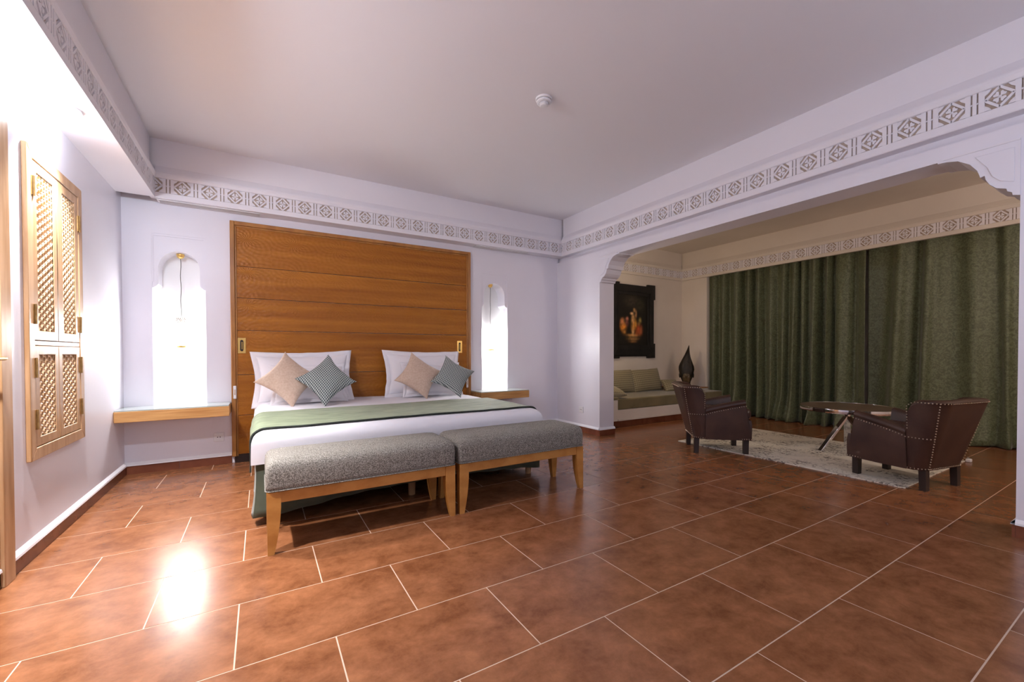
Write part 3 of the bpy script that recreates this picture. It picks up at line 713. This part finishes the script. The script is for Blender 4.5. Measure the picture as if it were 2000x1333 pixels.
# ------------------------------------------------------------ armchairs
def chair_path(z, inset, s):
    """plan curve of the back at height z; s in -1..1 from the left wing round to the right wing"""
    t = (z-.155)/.565
    w_ = .262+.050*t-inset; rear = -.255-.155*t+inset; front = -.150; rad = min(.10, w_*.8)
    # arc-length parametrisation of half path: rear centre -> corner -> side -> wing front
    a = abs(s); sg = 1 if s >= 0 else -1
    l1 = w_-rad; l2 = rad*PI/2; l3 = front-(rear+rad); T_ = l1+l2+l3; q = a*T_
    if q <= l1: return (sg*q, rear)
    if q <= l1+l2:
        an = (q-l1)/rad; return (sg*(l1+rad*math.sin(an)), rear+rad-rad*math.cos(an))
    return (sg*w_, rear+rad+(q-l1-l2))
def armchair(loc, rz, label, sc=1.0):
    o = thing('armchair', loc, label, 'armchair', 'brown studded leather armchairs', rz); o.scale = (sc,)*3
    ns = 48; P = []
    def ztop(s):
        a = abs(s)
        if a < .80: return .700-.012*(a/.8)**2
        q = (a-.80)/.20; return .688-.222*(1-math.sqrt(max(0, 1-q**2.6)))-.02*q
    for i in range(ns+1):
        s = -1+2*i/ns; zt_ = max(.44, ztop(s)); row = []
        for k in range(9):
            z = .155+(zt_-.03-.155)*k/8; x, y = chair_path(z, 0, s); row.append((x, y, z))
        for k in range(1, 8):
            a = PI*k/8; th = .075; x, y = chair_path(zt_, -.008*math.sin(a)+th/2*(1-math.cos(a)), s); row.append((x, y, zt_-.03+.033*math.sin(a)))
        for k in range(6):
            z = zt_-.03-(zt_-.03-.34)*k/5; x, y = chair_path(z, .075+.03*math.sin(PI*k/5), s); row.append((x, y, z))
        P.append(row)
    bk = MB().grid(P)
    for r_ in (P[0], P[-1]): bk.add(r_, [tuple(range(len(r_)))])
    bk.build('back', m_leather, o, smooth=50)
    for sg in (-1, 1):
        P = []
        ny = 14
        for i in range(ny+1):
            t = i/ny; y = -.160+.425*t; zt_ = .468+.090*t**.8; w_ = .262+.012+.012*(1-t)
            bow = .006*math.sin(PI*t)
            row = []
            for k in range(6):
                z = .155+(zt_-.055-.155)*k/5; row.append((sg*(w_-.010+bow+.012*math.sin(PI*.5*k/5)), y-.06*t*k/5, z))
            for k in range(0, 9):
                a = -PI*.35+PI*1.35*k/8; row.append((sg*(w_-.028+.042*math.cos(a)), y-.06*t, zt_-.034+.034*math.sin(a)))
            row.append((sg*(w_-.078), y-.05*t, .35))
            P.append(row)
        ar = MB().grid(P)
        for r_ in (P[0], P[-1]): ar.add(r_, [tuple(range(len(r_)))])
        ar.build('armrest', m_leather, o, smooth=50)
    fb = MB(); P = []
    for z, e in ((.155, 0), (.17, .004), (.30, .006), (.35, 0)):
        P.append([(-.262-e, -.20, z), (-.262-e, .262+e, z), (-.20, .268+e, z), (0, .272+e, z), (.20, .268+e, z), (.262+e, .262+e, z), (.262+e, -.20, z)])
    fb.grid(P, cv=True); fb.add(P[0], [tuple(range(7))]); fb.add(P[-1], [tuple(range(7))]); fb.build('seat_base', m_leather, o, smooth=40)
    B(-.185, .185, -.22, .295, .345, .455).build('seat_cushion', m_leatherd, o, bev=.04, seg=4)
    for sx in (-1, 1):
        for (y, w2, sp) in ((.232, .023, 0), (-.225, .022, -.004)):
            P = [[(sx*(.195-.0)+a*w2*k_, y+sp*q+b_*w2*k_, z) for a, b_ in ((-1, -1), (1, -1), (1, 1), (-1, 1))] for z, k_, q in ((0, .96, 1), (.16, 1.04, 0))]
            lg = MB().grid(P, cv=True); lg.add(P[0], [(0, 1, 2, 3)]); lg.add(P[1], [(0, 1, 2, 3)]); lg.build('leg', m_legs, o)
    # nailheads
    nb = MB()
    def nails(pts, step=.021, outw=None):
        pts = [Vector(p) for p in pts]; acc = 0.; nxt = 0.
        for a, c in zip(pts, pts[1:]):
            d = (c-a).length
            while nxt <= acc+d:
                q = a.lerp(c, (nxt-acc)/d if d else 0); nb.ball(q, .0048, 6, 4); nxt += step
            acc += d
    def onback(s, z, out=.003):
        x, y = chair_path(z, -out, s); return (x, y, z)
    for sg in (-1, 1):
        nails([onback(sg*.58, .165+.52*k/12) for k in range(13)])                     # back seam
        nails([onback(sg*.955, .47+.17*k/6) for k in range(7)]+[onback(sg*(.955-.36*k/8), min(.672, .645+.03*k/2)) for k in range(1, 9)]+[onback(sg*(.595-.595*k/10), .672) for k in range(1, 11)])
        pts = []
        for i in range(13):
            t = 1-i/12; y = -.160+.425*t; zt_ = .468+.090*t**.8; pts.append((sg*(.2795+.012*(1-t)), y-.055*t, zt_-.066))
        pts += [onback(sg*(.97-.39*k/5), .402) for k in range(1, 6)]
        nails(pts)
        nails([(sg*.268, .262-.30*k/6, .166) for k in range(7)]+[onback(sg*(1-.02*k), .166) for k in range(1, 50)])
        nails([(sg*(.268-.268*k/6), .270+.006*k/6, .166) for k in range(7)])
    q = nb.build('nailhead_trim', m_nail, o, smooth=80); q['kind'] = 'stuff'
    return o
armchair((4.098, 2.672, .0), R_(-133), 'dark brown studded leather armchair on the rug, nearer the sofa')
armchair((4.408, 1.250, .0), R_(-12), 'dark brown studded leather armchair on the rug, nearer the right wall', .975)

# ------------------------------------------------------------ round coffee table
TO = (5.13, 1.90, .008)
tb = thing('coffee_table', TO, 'low round table with chrome rim and slanted legs between the armchairs', 'table')
tr = .405
MB().lathe([(0, .452), (tr-.004, .452), (tr-.004, .458), (0, .458)], 64).build('table_top', m_tabletop, tb, smooth=40)
MB().lathe([(tr-.012, .420), (tr, .420), (tr+.002, .44), (tr, .459), (tr-.006, .460), (tr-.006, .450), (tr-.012, .450), (tr-.012, .420)], 64).build('chrome_rim', m_chrome, tb, smooth=40)
MB().lathe([(0, .425), (.10, .425), (.10, .452), (0, .452)], 32).build('mounting_plate', m_legs, tb, smooth=40)
for fx_, fy_ in ((4.93, 2.05), (5.276, 1.95), (5.09, 1.64)):
    a = Vector((fx_-TO[0], fy_-TO[1], 0)); t_ = a*-.15+Vector((0, 0, .428)); d = (t_-a); sd = Vector((-a.y, a.x, 0)).normalized()
    rd = a.normalized()
    P = [[p+sd*u*.028+rd*v*.014 for u, v in ((-1, -1), (1, -1), (1, 1), (-1, 1))] for p in (a, t_)]
    lg = MB().grid(P, cv=True); lg.add(P[0], [(0, 1, 2, 3)]); lg.add(P[1], [(0, 1, 2, 3)]); lg.build('leg', m_chrome, tb, bev=.003)

# ------------------------------------------------------------ alcove bench seat and cushions
of = (5.2, 4.6, 0)
sb = thing('built_in_bench', of, 'white plastered built-in bench along the alcove end wall', 'bench')
B(4.17, 6.555, 4.145, AY-.004, .085, .235).build('seat_base', m_alc, sb, off=of)
B(4.17, 6.555, 4.132, 4.146, .085, .110).build('base_moulding', m_alc, sb, bev=.003, off=of)
B(R1+.003, 4.17, 4.145, AY-.004, .085, .370).build('arm_block', m_alc, sb, off=of)
a = R1+.003
while a < 6.5:
    c = min(a+.45, 6.55); B(a+.001, c-.001, 4.165, 4.177, 0, .085).build('plinth_tile', m_btile, sb, off=of); a = c
B(6.00, 6.55, 4.42, AY-.004, .386, .415).build('end_block', m_alc, sb, off=of)
B(5.98, 6.555, 4.405, AY-.004, .415, .432).build('ledge_top', m_frame, sb, bev=.003, off=of)
o = B(4.175, 6.55, 4.150, AY-.006, .237, .385).build('seat_mattress', m_sofa, None, bev=.018, off=(5.1, 4.6, .237), seg=3); o.location = (5.1, 4.6, .237)
tag(o, 'olive green seat mattress on the built-in alcove bench', 'mattress')
o = B(R1+.004, 4.19, 4.140, AY-.006, .371, .412).build('arm_pad', m_sofa, None, bev=.014, off=(3.98, 4.6, .371), seg=3); o.location = (3.98, 4.6, .371)
tag(o, 'thin olive pad on the left arm of the alcove bench', 'cushion')
ag = 'ribbed olive back cushions'
pillow('back_cushion', (4.80, 4.80, .565), .74, .38, .17, m_rib, 'ribbed olive cushion under the painting, left one', ag, R_(16), 0, 0, 0, .05, 11, 'cushion', .004, .4)
pillow('back_cushion', (5.46, 4.80, .565), .70, .38, .17, m_rib, 'ribbed olive cushion on the alcove bench, right of its twin', ag, R_(16), R_(-2), 0, 0, .05, 12, 'cushion', .004, .4)
pillow('small_cushion', (4.16, 4.33, .478), .42, .34, .14, m_rib, 'small olive cushion lying on the left arm of the alcove bench', None, R_(74), 0, R_(-8), 0, .06, 13, 'cushion', .004, .4)
pillow('small_cushion', (5.86, 4.62, .470), .30, .24, .12, m_rib, 'small pale ribbed cushion beside the dark carved head', None, R_(40), 0, R_(-15), 0, .06, 14, 'cushion', .004, .4)

# carved head sculpture
SO = (6.235, 4.60, .432)
st = thing('carved_head', SO, 'dark carved head with tall pointed headdress on the alcove ledge', 'sculpture', rz=R_(-53))
lv = [(0, .070, .060, 0), (.03, .075, .065, 0), (.06, .060, .055, 0), (.10, .068, .065, 0), (.14, .085, .080, 0), (.19, .100, .090, 0), (.24, .112, .092, 0), (.30, .122, .090, 0), (.35, .118, .085, -.002),
      (.40, .100, .075, -.002), (.46, .076, .060, .002), (.52, .052, .045, .008), (.58, .034, .030, .018), (.64, .019, .018, .028), (.69, .009, .009, .036), (.715, .002, .002, .040)]
P = []
for z, wx, wy, ox in lv:
    wx *= 1.02; P.append([(ox+wx*math.copysign(abs(math.cos(a))**.85, math.cos(a)), wy*math.sin(a)+(-.006*math.cos(9*a) if z > .25 else 0), z) for a in [2*PI*k/28 for k in range(28)]])
hd = MB().grid(P, cv=True); hd.add(P[0], [tuple(range(28))]); hd.build('head_and_headdress', m_iron, st, smooth=50)
fc = MB(); P = []
for i in range(15):
    v = i/14; z = .075+.195*v; row = []
    for j in range(13):
        u = -1+2*j/12; wx = .060*math.sin(PI*(.18+.72*v))**.6+.004
        y = -.070-.030*math.sqrt(max(0, 1-u*u))*math.sin(PI*(.1+.8*v))
        y -= .022*math.exp(-(u/.22)**2)*math.exp(-((v-.48)/.14)**2)       # nose
        y -= .008*math.exp(-(u/.4)**2)*math.exp(-((v-.25)/.06)**2)        # lips
        y += .010*math.exp(-((abs(u)-.42)/.2)**2)*math.exp(-((v-.60)/.06)**2)
        y -= .006*math.exp(-((v-.72)/.05)**2)                              # brow
        row.append((u*wx, y, z))
    P.append(row)
fc.grid(P).build('face', m_gold, st, smooth=70)
for sg in (-1, 1): MB().ball((sg*.105, -.01, .20), .03, 10, 8, (.5, .7, 1.5)).build('ear', m_iron, st, smooth=60)
B(-.085, .085, -.07, .07, -.001, .012).build('base', m_legs, st, bev=.003)
VO = (6.03, 4.52, .432)
vs = thing('glass_vase', VO, 'small clear glass vase beside the dark carved head', 'vase')
MB().lathe([(0, 0), (.03, 0), (.042, .03), (.045, .07), (.036, .10), (.033, .10), (.041, .07), (.038, .032), (.027, .006), (0, .006)], 24).build('glass_body', m_glass, vs, smooth=50)

# ------------------------------------------------------------ painting
PO = (5.365, AY, 1.55)
pt = thing('framed_painting', PO, 'dark classical figure painting in a black notched frame', 'painting')
fy = AY
ox0, ox1, oz0, oz1 = 4.875, 5.855, .955, 2.150
ax0, ax1, az0, az1 = 4.985, 5.685, 1.145, 1.985
ax0, ax1 = 5.02, 5.71
for nm, d0, d1, q in (('outer_frame', .0, .030, 0), ('inner_frame', .0, .045, .5)):
    a_ = [(ox0+q*.12*(ax0-ox0)*2, oz0+q*.25*(az0-oz0)), (ox1-q*.25*(ox1-ax1), oz0+q*.25*(az0-oz0)), (ox1-q*.25*(ox1-ax1), oz1-q*.25*(oz1-az1)), (ox0+q*.25*(ax0-ox0), oz1-q*.25*(oz1-az1))]
    c_ = [(ax0, az0), (ax1, az0), (ax1, az1), (ax0, az1)]
    if q: c_ = [(ax0-.05, az0-.06), (ax1+.05, az0-.06), (ax1+.05, az1+.05), (ax0-.05, az1+.05)]
    mitre(lambda a, z, d: (a, fy-d, z), a_, c_, d0, d1, m_frameblack, nm, PO, pt)
bw, bh = .19, .25
for sx, sz in ((0, 0), (0, 1), (1, 0), (1, 1)):
    X0 = ox0-.03 if sx == 0 else ox1+.03-bw; Z0 = oz0-.03 if sz == 0 else oz1+.03-bh
    e = .10
    poly = [(0, 0), (bw, 0), (bw, e), (e+.01, e), (e+.01, bh), (0, bh)]
    if sx: poly = [(bw-a, z) for a, z in poly]
    if sz: poly = [(a, bh-z) for a, z in poly]
    MB().prism([[(X0+a, Z0+z) for a, z in poly]], lambda a, z, d: (a, fy-d, z), 0, .036).build('corner_block', m_frameblack, pt, bev=.003, off=PO)
b_ = MB(); nx, nz_ = 56, 72
b_.grid([[(ax0+(ax1-ax0)*i/nx, fy-.012, az0+(az1-az0)*j/nz_) for i in range(nx+1)] for j in range(nz_+1)])
art = b_.build('canvas', m_art, pt, off=PO)
ca = art.data.color_attributes.new('paint', 'FLOAT_COLOR', 'POINT')
blobs = [  # u, v, ru, rv, colour (soft painterly shapes)
    (.50, .20, .20, .030, (.55, .28, .09)), (.50, .13, .17, .035, (.42, .22, .08)), (.50, .07, .12, .02, (.3, .14, .05)),
    (.50, .50, .055, .10, (.80, .45, .18)), (.50, .36, .060, .10, (.75, .34, .08)), (.54, .70, .035, .035, (.75, .45, .2)), (.46, .63, .055, .025, (.8, .5, .25)), (.60, .63, .03, .07, (.6, .32, .15)),
    (.58, .42, .05, .09, (.65, .30, .05)), (.50, .26, .035, .06, (.7, .42, .2)),
    (.17, .36, .09, .07, (.85, .30, .04)), (.14, .46, .07, .06, (.70, .28, .12)), (.20, .27, .06, .05, (.45, .20, .05)), (.30, .52, .045, .04, (.5, .2, .13)), (.30, .44, .05, .06, (.28, .1, .08)),
    (.70, .32, .10, .09, (.50, .09, .03)), (.66, .24, .08, .05, (.40, .10, .03)), (.78, .30, .05, .08, (.38, .12, .05)), (.74, .50, .05, .05, (.35, .27, .08)), (.70, .43, .05, .04, (.3, .15, .05)),
    (.45, .88, .22, .12, (.05, .04, .03)), (.75, .80, .15, .12, (.035, .032, .02))]
for i, v in enumerate(art.data.vertices):
    u = (v.co.x+PO[0]-ax0)/(ax1-ax0); t = (v.co.z+PO[2]-az0)/(az1-az0)
    c = [.016, .014, .012]
    n1 = noise.noise(Vector((u*14, t*18, 1)))
    for bu, bv, ru, rv, cc in blobs:
        q = ((u-bu)/ru)**2+((t-bv)/rv)**2; q = math.exp(-(q**1.3))*(.75+.6*n1)
        q = max(0, min(1, q)); c = [a*(1-q)+k*1.3*q for a, k in zip(c, cc)]
    ca.data[i].color = (*c, 1)

# ------------------------------------------------------------ curtains
def curtain(ya, yb, nf, seed, label, amp=.042, flare=.10, zb=.012, irregular=.5, wide=0.):
    rs = random.Random(seed); n = int(abs(yb-ya)*150); P = []; NZ = 34
    ph = [rs.uniform(0, 6.28) for _ in range(6)]
    for j in range(NZ+1):
        t = j/NZ; z = 2.40-(2.40-zb)*t; row = []
        for i in range(n+1):
            u = i/n
            f_ = u*nf*2*PI+irregular*2.2*math.sin(u*7+ph[0])+irregular*1.4*math.sin(u*17+ph[1])
            f2 = f_+t*(.9*math.sin(u*5+ph[2])+.5*math.sin(u*11+ph[3]))
            s_ = math.sin(f2)
            a = amp*(.65+.5*t)*(1+.35*math.sin(u*9+ph[4]))
            x = 6.70+a*(s_+.28*math.sin(2*f2+ph[5]))-wide*t*.03*math.sin(u*6)
            k = max(0, (t-.78)/.22)
            fy_ = ya+(yb-ya)*u; fk = max(0, min(1, (4.15-fy_)/.15)) if ya > 4 else 1
            x -= fk*flare*k*k*(.6+.5*math.sin(u*13+ph[1]))
            y = ya+(yb-ya)*u+.012*math.cos(f2)*t+.02*k*k*math.sin(f_*1.5)
            row.append((x, y, z+.006*k*math.sin(f_)))
        P.append(row)
    cc = ((6.70), (ya+yb)/2, zb)
    o = MB().grid(P).build('curtain', m_curt, None, smooth=80, off=cc); o.location = cc
    md = o.modifiers.new('t', 'SOLIDIFY'); md.thickness = .004
    tag(o, label, 'curtain', 'green damask curtains')
curtain(4.53, 3.035, 8, 3, 'narrow-pleated dark green curtain nearest the carved head', .066, .13)
curtain(3.035, 2.275, 4, 5, 'dark green curtain hanging behind the round table', .068, .15)
curtain(2.275, .30, 6, 9, 'broad-pleated dark green curtain behind the right armchair', .060, .11, irregular=.7, wide=1)

# small white adapter on the floor behind the right armchair
ao = (5.62, 1.14, 0)
o = thing('plug_adapter', ao, 'small white plug adapter on the floor behind the right armchair', 'plug')
B(-.025, .025, -.018, .018, 0, .028).build('housing', m_plastic, o, bev=.005)
MB().tube([(.025, 0, .012), (.07, .02, .006), (.13, .01, .005), (.20, .05, .005)], .004).build('cable', m_plastic, o, smooth=50)
# bedside switches on the headboard frame
for xc, zc, lab in ((-.205, .66, 'small white switch beside the left pillow'), (2.150, .66, 'narrow beige switch beside the right pillow')):
    o = thing('light_switch', (xc, D-.045, zc), lab, 'switch')
    B(-.012, .012, -.010, -.0005, -.06, .06).build('plate', m_plastic, o, bev=.003)
    B(-.006, .006, -.014, -.010, -.025, .025).build('rocker', m_beige, o, bev=.002)
